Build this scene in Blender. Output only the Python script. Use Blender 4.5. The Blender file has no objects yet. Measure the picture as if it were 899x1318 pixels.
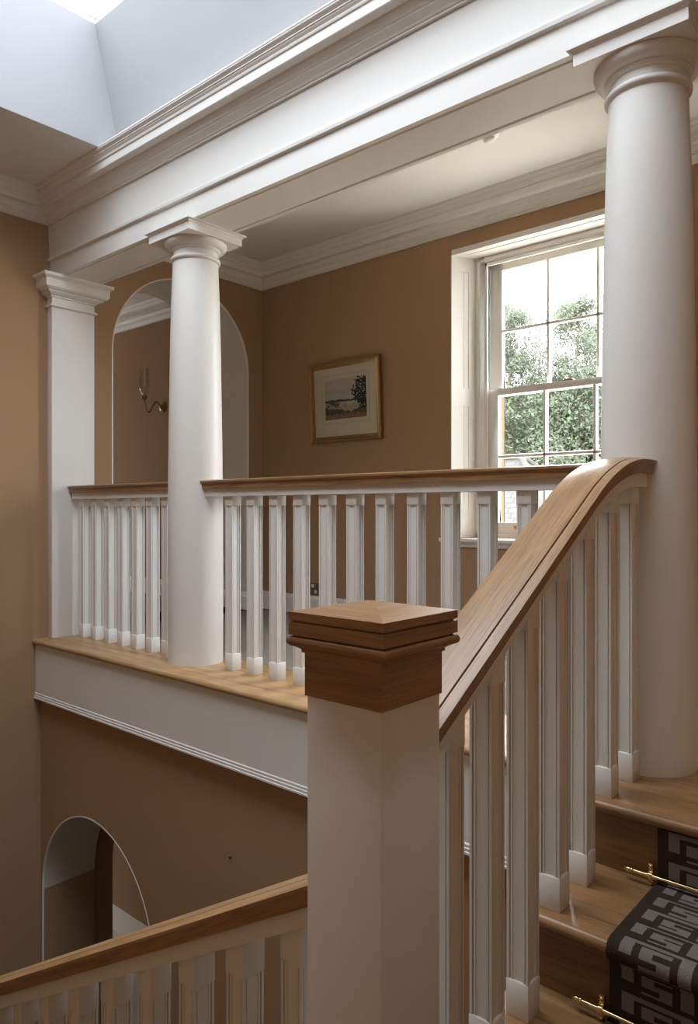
import bpy, bmesh, math, random
from mathutils import Vector, noise
rnd = random.Random(7)
SC = bpy.context.scene
COL = SC.collection

# ------------------------------------------------------------------ materials
def new_mat(name):
    m = bpy.data.materials.new(name); m.use_nodes = True
    nt = m.node_tree; nt.nodes.clear()
    out = nt.nodes.new('ShaderNodeOutputMaterial')
    b = nt.nodes.new('ShaderNodeBsdfPrincipled')
    nt.links.new(b.outputs[0], out.inputs[0])
    return m, nt, b

def paint(name, col, rough=0.6, var=0.03, bump=0.02, scale=60.0, spec=0.3):
    m, nt, b = new_mat(name)
    tc = nt.nodes.new('ShaderNodeTexCoord')
    n = nt.nodes.new('ShaderNodeTexNoise'); n.inputs['Scale'].default_value = 2.5; n.inputs['Detail'].default_value = 3
    nt.links.new(tc.outputs['Object'], n.inputs['Vector'])
    mix = nt.nodes.new('ShaderNodeMix'); mix.data_type = 'RGBA'
    mix.inputs[6].default_value = (*[c*(1-var) for c in col], 1); mix.inputs[7].default_value = (*[min(1, c*(1+var)) for c in col], 1)
    nt.links.new(n.outputs['Fac'], mix.inputs[0]); nt.links.new(mix.outputs[2], b.inputs['Base Color'])
    b.inputs['Roughness'].default_value = rough; b.inputs['Specular IOR Level'].default_value = spec
    if bump:
        n2 = nt.nodes.new('ShaderNodeTexNoise'); n2.inputs['Scale'].default_value = scale; n2.inputs['Detail'].default_value = 2
        nt.links.new(tc.outputs['Object'], n2.inputs['Vector'])
        bp = nt.nodes.new('ShaderNodeBump'); bp.inputs['Strength'].default_value = bump; bp.inputs['Distance'].default_value = 0.01
        nt.links.new(n2.outputs['Fac'], bp.inputs['Height']); nt.links.new(bp.outputs[0], b.inputs['Normal'])
    return m

def oak(name, axis='X', tilt=0.0, c1=(.20, .100, .042), c2=(.36, .205, .098), rough=.36, pore=.55, grain=1.0):
    """planed oak with the grain running along one axis (tilted by an angle about the axis across it)"""
    m, nt, b = new_mat(name)
    tc = nt.nodes.new('ShaderNodeTexCoord')
    rot = nt.nodes.new('ShaderNodeMapping')
    nt.links.new(tc.outputs['Object'], rot.inputs['Vector'])
    if axis == 'Y': rot.inputs['Rotation'].default_value = (-tilt, 0, 0)
    if axis == 'X': rot.inputs['Rotation'].default_value = (0, tilt, 0)
    st = nt.nodes.new('ShaderNodeMapping')
    s = {'X': (1.6, 24, 24), 'Y': (24, 1.6, 24), 'Z': (24, 24, 1.6)}[axis]
    st.inputs['Scale'].default_value = s; st.inputs['Location'].default_value = (3.1, 1.7, .9)
    nt.links.new(rot.outputs[0], st.inputs['Vector'])
    n = nt.nodes.new('ShaderNodeTexNoise'); n.inputs['Scale'].default_value = 1.0; n.inputs['Detail'].default_value = 5; n.inputs['Roughness'].default_value = .6; n.inputs['Distortion'].default_value = .9
    nt.links.new(st.outputs[0], n.inputs['Vector'])
    st2 = nt.nodes.new('ShaderNodeMapping')
    k = {'X': (8, 330, 330), 'Y': (330, 8, 330), 'Z': (330, 330, 8)}[axis]
    st2.inputs['Scale'].default_value = k
    nt.links.new(rot.outputs[0], st2.inputs['Vector'])
    p = nt.nodes.new('ShaderNodeTexNoise'); p.inputs['Scale'].default_value = 1.0; p.inputs['Detail'].default_value = 2
    nt.links.new(st2.outputs[0], p.inputs['Vector'])
    r = nt.nodes.new('ShaderNodeValToRGB')
    r.color_ramp.elements[0].position = .30; r.color_ramp.elements[0].color = (*c1, 1)
    r.color_ramp.elements[1].position = .62; r.color_ramp.elements[1].color = (*c2, 1)
    nt.links.new(n.outputs['Fac'], r.inputs[0])
    pr = nt.nodes.new('ShaderNodeValToRGB')
    pr.color_ramp.elements[0].position = .36; pr.color_ramp.elements[0].color = (1-pore, 1-pore, 1-pore, 1)
    pr.color_ramp.elements[1].position = .52; pr.color_ramp.elements[1].color = (1, 1, 1, 1)
    nt.links.new(p.outputs['Fac'], pr.inputs[0])
    mx = nt.nodes.new('ShaderNodeMix'); mx.data_type = 'RGBA'; mx.blend_type = 'MULTIPLY'; mx.inputs[0].default_value = .75*grain
    nt.links.new(r.outputs[0], mx.inputs[6]); nt.links.new(pr.outputs[0], mx.inputs[7])
    nt.links.new(mx.outputs[2], b.inputs['Base Color'])
    b.inputs['Roughness'].default_value = rough
    bp = nt.nodes.new('ShaderNodeBump'); bp.inputs['Strength'].default_value = .12; bp.inputs['Distance'].default_value = .003
    nt.links.new(p.outputs['Fac'], bp.inputs['Height']); nt.links.new(bp.outputs[0], b.inputs['Normal'])
    return m

def metal(name, col, rough=.25):
    m, nt, b = new_mat(name)
    tc = nt.nodes.new('ShaderNodeTexCoord'); n = nt.nodes.new('ShaderNodeTexNoise'); n.inputs['Scale'].default_value = 40
    nt.links.new(tc.outputs['Object'], n.inputs['Vector'])
    mr = nt.nodes.new('ShaderNodeMapRange'); mr.inputs[3].default_value = rough*.8; mr.inputs[4].default_value = rough*1.25
    nt.links.new(n.outputs['Fac'], mr.inputs[0]); nt.links.new(mr.outputs[0], b.inputs['Roughness'])
    b.inputs['Base Color'].default_value = (*col, 1); b.inputs['Metallic'].default_value = 1
    return m

def glass(name, gloss=.06, tint=(1, 1, 1)):
    m = bpy.data.materials.new(name); m.use_nodes = True; nt = m.node_tree; nt.nodes.clear()
    out = nt.nodes.new('ShaderNodeOutputMaterial'); mx = nt.nodes.new('ShaderNodeMixShader')
    t = nt.nodes.new('ShaderNodeBsdfTransparent'); g = nt.nodes.new('ShaderNodeBsdfGlossy')
    t.inputs[0].default_value = (*tint, 1); g.inputs['Roughness'].default_value = .02
    fr = nt.nodes.new('ShaderNodeLayerWeight'); fr.inputs[0].default_value = .5
    pw = nt.nodes.new('ShaderNodeMath'); pw.operation = 'POWER'; pw.inputs[1].default_value = 5; nt.links.new(fr.outputs['Facing'], pw.inputs[0])
    mu = nt.nodes.new('ShaderNodeMath'); mu.operation = 'MULTIPLY_ADD'; mu.inputs[1].default_value = .5; mu.inputs[2].default_value = gloss*.35
    nt.links.new(pw.outputs[0], mu.inputs[0]); nt.links.new(mu.outputs[0], mx.inputs[0])
    nt.links.new(t.outputs[0], mx.inputs[1]); nt.links.new(g.outputs[0], mx.inputs[2]); nt.links.new(mx.outputs[0], out.inputs[0])
    return m

def attr_mat(name, rough=.9, bump=0.0):
    m, nt, b = new_mat(name)
    a = nt.nodes.new('ShaderNodeAttribute'); a.attribute_name = 'Col'
    tc = nt.nodes.new('ShaderNodeTexCoord'); n = nt.nodes.new('ShaderNodeTexNoise'); n.inputs['Scale'].default_value = 420; n.inputs['Detail'].default_value = 2
    nt.links.new(tc.outputs['Object'], n.inputs['Vector'])
    r = nt.nodes.new('ShaderNodeMapRange'); r.inputs[3].default_value = .55; r.inputs[4].default_value = 1.45
    nt.links.new(n.outputs['Fac'], r.inputs[0])
    mx = nt.nodes.new('ShaderNodeMix'); mx.data_type = 'RGBA'; mx.blend_type = 'MULTIPLY'; mx.inputs[0].default_value = 1 if bump else 0
    nt.links.new(a.outputs['Color'], mx.inputs[6]); nt.links.new(r.outputs[0], mx.inputs[7])
    nt.links.new(mx.outputs[2], b.inputs['Base Color']); b.inputs['Roughness'].default_value = rough; b.inputs['Specular IOR Level'].default_value = .1
    if bump:
        bp = nt.nodes.new('ShaderNodeBump'); bp.inputs['Strength'].default_value = bump; bp.inputs['Distance'].default_value = .004
        nt.links.new(n.outputs['Fac'], bp.inputs['Height']); nt.links.new(bp.outputs[0], b.inputs['Normal'])
    return m

TAN = (.375, .237, .135)
M = {}
M['wall'] = paint('tan wall paint', TAN, .85, .02, .03, 90, .15)
M['reveal'] = paint('stone white reveal paint', (.60, .55, .46), .8, .02, .02, 90, .15)
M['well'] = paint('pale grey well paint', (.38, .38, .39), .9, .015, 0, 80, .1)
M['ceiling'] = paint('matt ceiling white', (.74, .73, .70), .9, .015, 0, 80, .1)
M['trim'] = paint('eggshell white trim paint', (.75, .735, .695), .42, .012, 0, 70, .35)
M['sash'] = paint('sash paint', (.82, .80, .76), .4, .012, 0, 70, .35)
M['oak_x'] = oak('oak along the gallery', 'X', 0, (.23, .115, .044), (.37, .205, .09))
M['oak_xb'] = oak('light oak board', 'X', 0, (.31, .165, .066), (.47, .29, .138), .38, .3)
M['oak_y'] = oak('oak boards along the stair', 'Y')
M['oak_z'] = oak('oak upright', 'Z')
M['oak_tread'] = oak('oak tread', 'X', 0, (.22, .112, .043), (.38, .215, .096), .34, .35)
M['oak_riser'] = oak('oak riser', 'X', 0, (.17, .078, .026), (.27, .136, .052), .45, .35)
M['oak_rail_up'] = oak('oak climbing rail', 'Y', math.atan(.6), (.28, .155, .066), (.40, .238, .114), .33, .45)
M['oak_rail_down'] = oak('oak descending rail', 'X', math.atan(.5655), (.29, .155, .060), (.43, .25, .110), .36, .45)
M['oak_cap'] = oak('oak cap', 'X', 0, (.24, .112, .040), (.37, .198, .082), .42, .35)
M['oak_cap_y'] = oak('oak cap cross face', 'Y', 0, (.25, .120, .045), (.38, .206, .088), .42, .35)
M['groove'] = paint('dark groove', (.05, .025, .012), .7, .05, 0)
M['brass'] = metal('polished brass', (.80, .60, .30), .18)
M['antique'] = metal('antique brass', (.30, .19, .085), .34)
M['gilt'] = metal('gilt frame', (.33, .20, .075), .45)
M['glass'] = glass('window glass')
M['roof_glass'] = glass('tinted roof glass', .06, (.49, .50, .515))
M['shade_glass'] = glass('clear shade glass', .16, (.96, .95, .92))
M['carpet'] = paint('grey stone carpet', (.24, .215, .185), .95, .12, .25, 300, .05)
M['stonefloor'] = paint('stone flags', (.60, .56, .49), .7, .1, .05, 40)
M['mount'] = paint('cream mount card', (.50, .45, .34), .9, .015, .02, 200, .1)
M['plastic'] = paint('white plastic', (.78, .78, .76), .35, .01, 0)
M['dark'] = paint('dark plastic', (.02, .02, .02), .4, .01, 0)
M['candle'] = paint('ivory candle sleeve', (.62, .56, .42), .5, .02, 0)
M['runner'] = attr_mat('woven stair runner', .95, .6)
M['print'] = attr_mat('landscape print', .8)
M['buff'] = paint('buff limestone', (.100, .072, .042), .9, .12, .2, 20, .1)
def leafy(name, col):
    m = paint(name, col, .7, .22, 0); nt = m.node_tree
    b = [n for n in nt.nodes if n.type == 'BSDF_PRINCIPLED'][0]; out = [n for n in nt.nodes if n.type == 'OUTPUT_MATERIAL'][0]
    t = nt.nodes.new('ShaderNodeBsdfTranslucent'); mx = nt.nodes.new('ShaderNodeMixShader'); mx.inputs[0].default_value = .45
    nt.links.new(b.inputs['Base Color'].links[0].from_socket, t.inputs[0])
    nt.links.new(b.outputs[0], mx.inputs[1]); nt.links.new(t.outputs[0], mx.inputs[2]); nt.links.new(mx.outputs[0], out.inputs[0]); b.inputs['Specular IOR Level'].default_value = .12
    return m
M['leaf_a'] = leafy('birch leaves', (.085, .098, .070)); M['leaf_b'] = leafy('ash leaves', (.085, .100, .070)); M['leaf_c'] = leafy('lime leaves', (.068, .086, .052))
M['bark'] = paint('bark', (.12, .10, .08), .95, .3, .4, 12, .05)
M['gravel'] = paint('pale gravel', (.42, .38, .31), .95, .2, .3, 8, .05)

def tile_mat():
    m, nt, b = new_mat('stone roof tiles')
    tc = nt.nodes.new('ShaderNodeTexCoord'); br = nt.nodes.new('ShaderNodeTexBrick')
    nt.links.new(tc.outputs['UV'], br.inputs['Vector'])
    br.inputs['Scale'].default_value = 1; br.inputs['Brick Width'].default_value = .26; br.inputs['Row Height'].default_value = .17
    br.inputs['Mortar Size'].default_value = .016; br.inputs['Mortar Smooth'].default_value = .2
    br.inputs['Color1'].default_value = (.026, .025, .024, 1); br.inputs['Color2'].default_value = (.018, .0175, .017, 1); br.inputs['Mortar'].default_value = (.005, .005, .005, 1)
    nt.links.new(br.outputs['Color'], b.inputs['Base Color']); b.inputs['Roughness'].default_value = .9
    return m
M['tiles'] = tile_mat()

# ------------------------------------------------------------------ mesh helpers
ORI = {}                      # world position of every object's origin
class MB:
    def __init__(s): s.v = []; s.f = []; s.m = []
    def add(s, vs, fs, mi=0):
        o = len(s.v); s.v += [tuple(p) for p in vs]; s.f += [tuple(i+o for i in f) for f in fs]; s.m += [mi]*len(fs); return s
    def box(s, x0, x1, y0, y1, z0, z1, mi=0):
        vs = [(x, y, z) for z in (z0, z1) for (x, y) in ((x0, y0), (x1, y0), (x1, y1), (x0, y1))]
        return s.add(vs, [(3, 2, 1, 0), (4, 5, 6, 7), (0, 1, 5, 4), (1, 2, 6, 5), (2, 3, 7, 6), (3, 0, 4, 7)], mi)
    def loft(s, rings, mi=0, cap=True, closed=True):
        n = len(rings[0]); vs = [p for r in rings for p in r]; fs = []
        for k in range(len(rings)-1):
            for i in range(n if closed else n-1):
                j = (i+1) % n
                fs.append((k*n+i, k*n+j, (k+1)*n+j, (k+1)*n+i))
        if cap: fs += [tuple(range(n))[::-1], tuple(range((len(rings)-1)*n, len(rings)*n))]
        return s.add(vs, fs, mi)
    def lathe(s, prof, c, n=48, mi=0, axis='Z', cap=True):
        rings = []
        for r, h in prof:
            ring = []
            for i in range(n):
                a = 2*math.pi*i/n; u, w = r*math.cos(a), r*math.sin(a)
                ring.append({'Z': (c[0]+u, c[1]+w, c[2]+h), 'Y': (c[0]-u, c[1]+h, c[2]+w), 'X': (c[0]+h, c[1]+u, c[2]+w)}[axis])
            rings.append(ring)
        return s.loft(rings, mi, cap)
    def rects(s, prof, x0, x1, y0, y1, mi=0, fixed_left=False):
        """stack of rectangles: prof = (offset, z)"""
        return s.loft([[(x0-(0 if fixed_left else o), y0-o, z), (x1+o, y0-o, z), (x1+o, y1+o, z), (x0-(0 if fixed_left else o), y1+o, z)] for o, z in prof], mi)
    def tube(s, pts, r, n=10, mi=0):
        pts = [Vector(p) for p in pts]; rings = []; up = Vector((0, 0, 1))
        for i, p in enumerate(pts):
            t = (pts[min(i+1, len(pts)-1)]-pts[max(i-1, 0)]).normalized()
            a = t.cross(up)
            if a.length < 1e-3: a = t.cross(Vector((1, 0, 0)))
            a.normalize(); b = a.cross(t); rr = r[i] if isinstance(r, (list, tuple)) else r
            rings.append([tuple(p+(a*math.cos(2*math.pi*k/n)+b*math.sin(2*math.pi*k/n))*rr) for k in range(n)])
        return s.loft(rings, mi)
    def sweep(s, prof, path, closed=False, mi=0):
        """moulding: prof (offset to the left of travel, z) along a plan path with mitred corners"""
        n = len(path); rings = []
        for i in range(n):
            p = Vector(path[i])
            d0 = (p-Vector(path[i-1])).normalized() if (closed or i > 0) else None
            d1 = (Vector(path[(i+1) % n])-p).normalized() if (closed or i < n-1) else None
            d0 = d0 or d1; d1 = d1 or d0
            n0 = Vector((-d0.y, d0.x)); n1 = Vector((-d1.y, d1.x))
            mt = (n0+n1); mt = mt/(mt.length_squared/2) if mt.length > 1e-6 else n0
            rings.append([(p.x+mt.x*o, p.y+mt.y*o, z) for o, z in prof])
        if closed: rings.append(rings[0])
        return s.loft(rings, mi, cap=not closed)
    def build(s, name, mats, parent=None, bevel=0, seg=2, smooth=35, origin=None, hide=False):
        me = bpy.data.meshes.new(name)
        o0 = Vector(origin) if origin is not None else (ORI[parent.name] if parent else Vector((0, 0, 0)))
        me.from_pydata([tuple(Vector(p)-o0) for p in s.v], [], s.f)
        for mt in (mats if isinstance(mats, (list, tuple)) else [mats]): me.materials.append(mt)
        me.polygons.foreach_set('material_index', s.m)
        bm = bmesh.new(); bm.from_mesh(me)
        bmesh.ops.remove_doubles(bm, verts=bm.verts, dist=1e-6)
        bmesh.ops.recalc_face_normals(bm, faces=bm.faces)
        if bevel:
            ed = [e for e in bm.edges if len(e.link_faces) == 2 and e.calc_face_angle(0) > math.radians(40)]
            bmesh.ops.bevel(bm, geom=ed, offset=bevel, segments=seg, affect='EDGES', profile=.5, clamp_overlap=True)
        bm.to_mesh(me); bm.free()
        if smooth:
            me.polygons.foreach_set('use_smooth', [True]*len(me.polygons)); me.set_sharp_from_angle(angle=math.radians(smooth))
        ob = bpy.data.objects.new(name, me); COL.objects.link(ob)
        if parent:
            ob.parent = parent; ob.location = o0-ORI[parent.name]
        else: ob.location = o0
        ORI[ob.name] = o0.copy()
        return ob

def tag(o, label, cat, group=None, kind=None):
    o['label'] = label; o['category'] = cat
    if group: o['group'] = group
    if kind: o['kind'] = kind
    return o
def struct(o): o['kind'] = 'structure'; return o
def thing(name, label, cat, loc, group=None, kind=None):
    o = bpy.data.objects.new(name, None); COL.objects.link(o); o.location = loc; o.empty_display_size = .05
    ORI[o.name] = Vector(loc); return tag(o, label, cat, group, kind)
def copy_tree(o, parent, loc):
    c = o.copy(); COL.objects.link(c); c.parent = parent; c.location = loc
    for ch in list(o.children): copy_tree(ch, c, ch.location)
    return c

# ------------------------------------------------------------------ main dimensions (metres, gallery floor = 0, eye above x=y=0)
XL = -4.45; XR = .45; YF = -.45; YW = 4.016; YG = 2.375
ZC = 2.75; ZLOW = -3.46; RISE = .182; GO = .325
XS = -.81                                   # stair balustrade line
NY = .993                                   # newel centre
YB = 2.225                                  # beam front
# arched wall: polygon pieces of a plane with round headed openings
def arch_pts(c, r, zs, n=40): return [(c+r*math.cos(math.pi*i/n), zs+r*math.sin(math.pi*i/n)) for i in range(n+1)]     # right to left
def arched_panel(mb, T, u0, u1, z0, z1, openings, d0, d1, mi=0, mr=1):
    """wall with openings (c, r, zs, zfloor) stacked in height; T maps (u, depth, z) to world"""
    levels = sorted(openings, key=lambda o: o[3]); zb = z0
    for k, (c, r, zs, zf) in enumerate(levels):
        zt = levels[k+1][3] if k+1 < len(levels) else z1
        ap = arch_pts(c, r, zs)
        for d, fl in ((d0, 0), (d1, 1)):
            if zf > zb+1e-6 and k == 0: pass
            right = [(u1, zf), (u1, zt), (c, zt)]+[p for p in ap if p[0] >= c-1e-9][::-1]+[(c+r, zf)]
            left = [(c, zt), (u0, zt), (u0, zf), (c-r, zf)]+[p for p in ap if p[0] <= c+1e-9][::-1]
            for poly in (right, left):
                pl = []
                for q in poly:
                    if not pl or (abs(q[0]-pl[-1][0])+abs(q[1]-pl[-1][1])) > 1e-7: pl.append(q)
                if abs(pl[0][0]-pl[-1][0])+abs(pl[0][1]-pl[-1][1]) < 1e-7: pl.pop()
                mb.add([T(u, d, z) for u, z in pl], [tuple(range(len(pl)))], mi)
        line = [(c+r, zf)]+ap+[(c-r, zf)]
        vs = [T(u, d, z) for d in (d0, d1) for u, z in line]; n = len(line)
        fr = [(i, i+1, n+i+1, n+i) for i in range(n-1)]
        if zf < -1: mb.add(vs, fr[1:-1], mr); mb.add(vs, [fr[0], fr[-1]], mi)
        else: mb.add(vs, fr, mr)
        zb = zt
    for a, b in (((u0, z0), (u0, z1)), ((u1, z0), (u1, z1)), ((u0, z1), (u1, z1)), ((u0, z0), (u1, z0))):
        mb.add([T(a[0], d0, a[1]), T(b[0], d0, b[1]), T(b[0], d1, b[1]), T(a[0], d1, a[1])], [(0, 1, 2, 3)], mi)

# ------------------------------------------------------------------ setting
mb = MB(); arched_panel(mb, lambda u, d, z: (d, u, z), YF-.2, YW, ZLOW, ZC+.2, [(3.264, .602, -1.57, ZLOW), (3.264, .602, 1.885, 0.0)], XL, XL-.5)
wl = struct(mb.build('wall_left', [M['wall'], M['reveal']]))
mb = MB(); arched_panel(mb, lambda u, d, z: (u, d, z), XL, -.80, ZLOW, -.355, [(-3.83, .6, -1.565, ZLOW)], 2.165, 2.52)
struct(mb.build('wall_lower', [M['wall'], M['reveal']]))
# white beads on the arch arrises
for nm, T in (('trim_1', lambda u, z, e: (XL+.002-e, u, z)),):
    mb = MB(); ap = [(3.264+.602, 0)]+arch_pts(3.264, .602, 1.885)+[(3.264-.602, 0)]
    ring = []
    for i, (u, z) in enumerate(ap):
        cx, cz = 3.264, max(min(z, 1.885), z if z < 1.885 else 1.885)
        dv = Vector((u-cx, z-1.885)) if z > 1.885 else Vector((u-cx, 0)); dv.normalize()
        ring.append([T(u-dv.x*.004, z-dv.y*.004, 0), T(u+dv.x*.005, z+dv.y*.005, 0), T(u+dv.x*.005, z+dv.y*.005, .012), T(u-dv.x*.004, z-dv.y*.004, .012)])
    mb.loft(ring); struct(mb.build(nm, M['trim']))
mb = MB(); ap = [(-3.23, ZLOW)]+arch_pts(-3.83, .6, -1.565)+[(-4.43, ZLOW)]; ring = []
for u, z in ap:
    dv = Vector((u+3.83, z+1.565)) if z > -1.565 else Vector((u+3.83, 0)); dv.normalize()
    ring.append([(u-dv.x*.004, 2.163, z-dv.y*.004), (u+dv.x*.004, 2.163, z+dv.y*.004), (u+dv.x*.004, 2.175, z+dv.y*.004), (u-dv.x*.004, 2.175, z-dv.y*.004)])
mb.loft(ring); struct(mb.build('trim_2', M['trim']))

WX0, WX1, WZ0, WZ1 = -2.62, -1.19, .62, 2.458           # window opening at the wall face
mb = MB()
for x0, x1, z0, z1 in ((-9.6, WX0, ZLOW, ZC+.2), (WX1, XR+.3, ZLOW, ZC+.2), (WX0, WX1, ZLOW, WZ0), (WX0, WX1, WZ1, ZC+.2)): mb.box(x0, x1, YW, YW+.42, z0, z1)
struct(mb.build('wall_back', M['wall']))
mb = MB(); mb.box(XR, XR+.3, YF-.2, YW, ZLOW, ZC+.2); struct(mb.build('wall_right', M['wall']))
mb = MB(); mb.box(XL-.5, XR+.3, YF-.2, YF, ZLOW, ZC+.2); struct(mb.build('wall_front', M['wall']))
mb = MB()
for y0, y1, z0, z1 in ((1.9, 2.5, ZLOW, ZC+.2), (3.7, YW, ZLOW, ZC+.2), (2.5, 3.7, ZLOW, -2.6), (2.5, 3.7, -1.6, .75), (2.5, 3.7, 2.15, ZC+.2)): mb.box(-9.6, -9.3, y0, y1, z0, z1)
mb.box(-9.6, XL-.5, 1.9, 2.2, ZLOW, ZC+.2); struct(mb.build('wall_hall', M['wall']))

def fill_window(name, z0, z1, label):  # out-of-view windows added at the hall end to let daylight into both halls
    w = struct(thing(name, label, 'window', (-9.45, 3.1, z0)))
    mb = MB()
    for y0, y1, a, b in ((2.5, 2.57, z0, z1), (3.63, 3.7, z0, z1), (2.57, 3.63, z0, z0+.07), (2.57, 3.63, z1-.07, z1), (3.09, 3.11, z0+.07, z1-.07), (2.57, 3.09, (z0+z1)/2-.02, (z0+z1)/2+.02), (3.11, 3.63, (z0+z1)/2-.02, (z0+z1)/2+.02)): mb.box(-9.50, -9.45, y0, y1, a, b)
    mb.build('frame', M['sash'], w); mb = MB(); mb.box(-9.478, -9.474, 2.56, 3.64, z0+.06, z1-.06); mb.build('glass', M['glass'], w)
fill_window('fill_window_upper', .75, 2.15, 'added unseen window lighting the upper hall beyond the gallery arch')
fill_window('fill_window_lower', -2.6, -1.6, 'added unseen window lighting the lower hall beyond the lower arch')
# gallery floor with carpet, its underside a plastered ceiling
mb = MB(); mb.box(-9.3, XR, 2.55, YW, -.34, -.004, 0); mb.box(XL, XR, 2.17, 2.55, -.34, -.03, 1); mb.box(-9.3, XL-.5, 2.2, 2.55, -.34, -.004, 0)
mb.box(XL-.5, XL, 2.66, 3.87, -.34, -.004, 0)
struct(mb.build('floor', [M['carpet'], M['ceiling']]))
mb = MB(); mb.box(-9.6, XR+.3, YF-.2, YW+.3, ZLOW-.2, ZLOW); struct(mb.build('floor_lower', M['stonefloor']))
# stair hall and gallery ceiling with the skylight well
WLX, WRX, WLY = -3.594, -.25, .40
mb = MB()
for x0, x1, y0, y1 in ((XL, WLX, YF, 2.5), (WRX, XR, YF, 2.5), (WLX, WRX, YF, WLY), (XL, XR, 2.4, YW), (-9.6, XL, 1.9, YW)): mb.box(x0, x1, y0, y1, ZC, ZC+.12)
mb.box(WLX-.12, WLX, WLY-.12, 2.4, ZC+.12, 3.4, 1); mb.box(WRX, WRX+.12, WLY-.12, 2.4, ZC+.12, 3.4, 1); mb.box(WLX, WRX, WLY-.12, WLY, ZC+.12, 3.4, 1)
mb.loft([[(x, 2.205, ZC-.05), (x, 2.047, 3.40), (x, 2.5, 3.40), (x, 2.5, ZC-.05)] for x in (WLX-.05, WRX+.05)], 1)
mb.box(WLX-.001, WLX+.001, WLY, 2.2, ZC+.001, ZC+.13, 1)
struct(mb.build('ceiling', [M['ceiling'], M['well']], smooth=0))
# skylight
w2 = struct(thing('window_2', 'white framed skylight at the top of the ceiling well', 'skylight', ((WLX+WRX)/2, 1.45, 3.40)))
mb = MB(); x0, x1, y0, y1 = WLX, WRX, WLY, 2.047
for a in ((x0-.1, x0, y0-.1, y1+.1), (x1, x1+.1, y0-.1, y1+.1), (x0, x1, y0-.1, y0), (x0, x1, y1, y1+.1)): mb.box(*a, 3.40, 3.46)
for k in (1, 2): xm = x0+(x1-x0)*k/3+.2; mb.box(xm-.02, xm+.02, y0, y1, 3.41, 3.45)
mb.build('frame', M['trim'], w2, .004)
mb = MB(); mb.box(x0, x1, y0, y1, 3.425, 3.431); mb.build('glass', M['roof_glass'], w2)

# cornices
CORN = [(0, 2.585), (.012, 2.585), (.012, 2.592), (.018, 2.594), (.022, 2.600), (.034, 2.610), (.044, 2.616), (.044, 2.621), (.050, 2.625), (.052, 2.634), (.062, 2.648), (.066, 2.656), (.106, 2.656), (.108, 2.653), (.110, 2.656),
        (.110, 2.694), (.116, 2.697), (.118, 2.702), (.119, 2.708), (.127, 2.716), (.129, 2.721), (.133, 2.722), (.133, 2.727), (.138, 2.731), (.146, 2.737), (.148, 2.743), (.150, 2.745), (.150, 2.7515), (0, 2.7515)]
mb = MB(); mb.sweep(CORN, [(XR, YF), (XR, YB-.015), (XL, YB-.015), (XL, YF)], closed=True); struct(mb.build('trim_3', M['trim'], smooth=11))
mb = MB(); mb.sweep(CORN, [(XR, 2.50), (XR, YW), (XL, YW), (XL, 2.50)]); struct(mb.build('trim_4', M['trim'], smooth=11))
mb = MB(); mb.sweep(CORN, [(XL-.5, YW), (-9.3, YW), (-9.3, 2.2)]); struct(mb.build('trim_5', M['trim'], smooth=11))
# beam over the columns: frieze, taenia, lower fascia, panelled soffit
ZB = 2.255
mb = MB()
prof = [(YB, ZB), (YB, 2.362), (YB-.016, 2.366), (YB-.018, 2.379), (YB-.013, 2.382), (YB-.013, 2.40), (YB-.015, 2.60), (YB-.015, ZC), (2.50, ZC), (2.50, ZB), (2.478, ZB), (2.474, ZB+.006), (2.468, ZB+.006), (2.464, ZB), (2.262, ZB), (2.258, ZB+.006), (2.252, ZB+.006), (2.248, ZB)]
prof[4] = (YB-.004, 2.383); prof[5] = (YB-.004, 2.40)
mb.loft([[(x, y, z) for y, z in prof] for x in (XL, XR)])
struct(mb.build('trim_6', M['trim'], smooth=20))
# skirting boards
BB = [(0, 0), (.018, 0), (.018, .108), (.015, .114), (.015, .120), (.011, .128), (.009, .140), (.004, .145), (0, .145)]
def sk(name, path, z): mb = MB(); mb.sweep([(o, h+z) for o, h in BB], path); struct(mb.build(name, M['trim'], smooth=25))
sk('baseboard_back', [(XR, YW), (XL, YW), (XL, 3.87), (XL-.5, 3.87), (XL-.5, YW), (-9.3, YW)], 0)
sk('baseboard_left', [(XL-.5, 2.2), (XL-.5, 2.66), (XL, 2.66), (XL, 2.50)], 0)
BBL = [(o, h*1.7) for o, h in BB]
mb = MB(); mb.sweep([(o, h+ZLOW) for o, h in BBL], [(XR, YW), (XL, YW), (XL, 3.87), (XL-.5, 3.87), (XL-.5, YW), (-9.3, YW)]); struct(mb.build('baseboard_hall', M['trim'], smooth=25))
# gallery edge: fascia with a beaded foot, oak nosing board
mb = MB(); prof = [(2.13, -.03), (2.13, -.330), (2.126, -.334), (2.126, -.341), (2.130, -.343), (2.122, -.346), (2.122, -.353), (2.127, -.355), (2.118, -.358), (2.118, -.366), (2.17, -.366), (2.17, -.03)]
mb.loft([[(x, y, z) for y, z in prof] for x in (XL, -.85)]); struct(mb.build('trim_7', M['trim'], smooth=25))
def nosing(y0, y1, z1, th=.03, r=.015):
    pts = [(y1, z1), (y1, z1-th)]
    for i in range(9):
        a = -math.pi/2-math.pi*i/8
        pts.append((y0+r+r*math.cos(a), z1-r+r*math.sin(a)))
    return pts
mb = MB(); mb.loft([[(x, y, z) for y, z in nosing(2.108, 2.55, 0)] for x in (XL, -.84)]); struct(mb.build('trim_8', M['oak_xb'], smooth=40))

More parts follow.
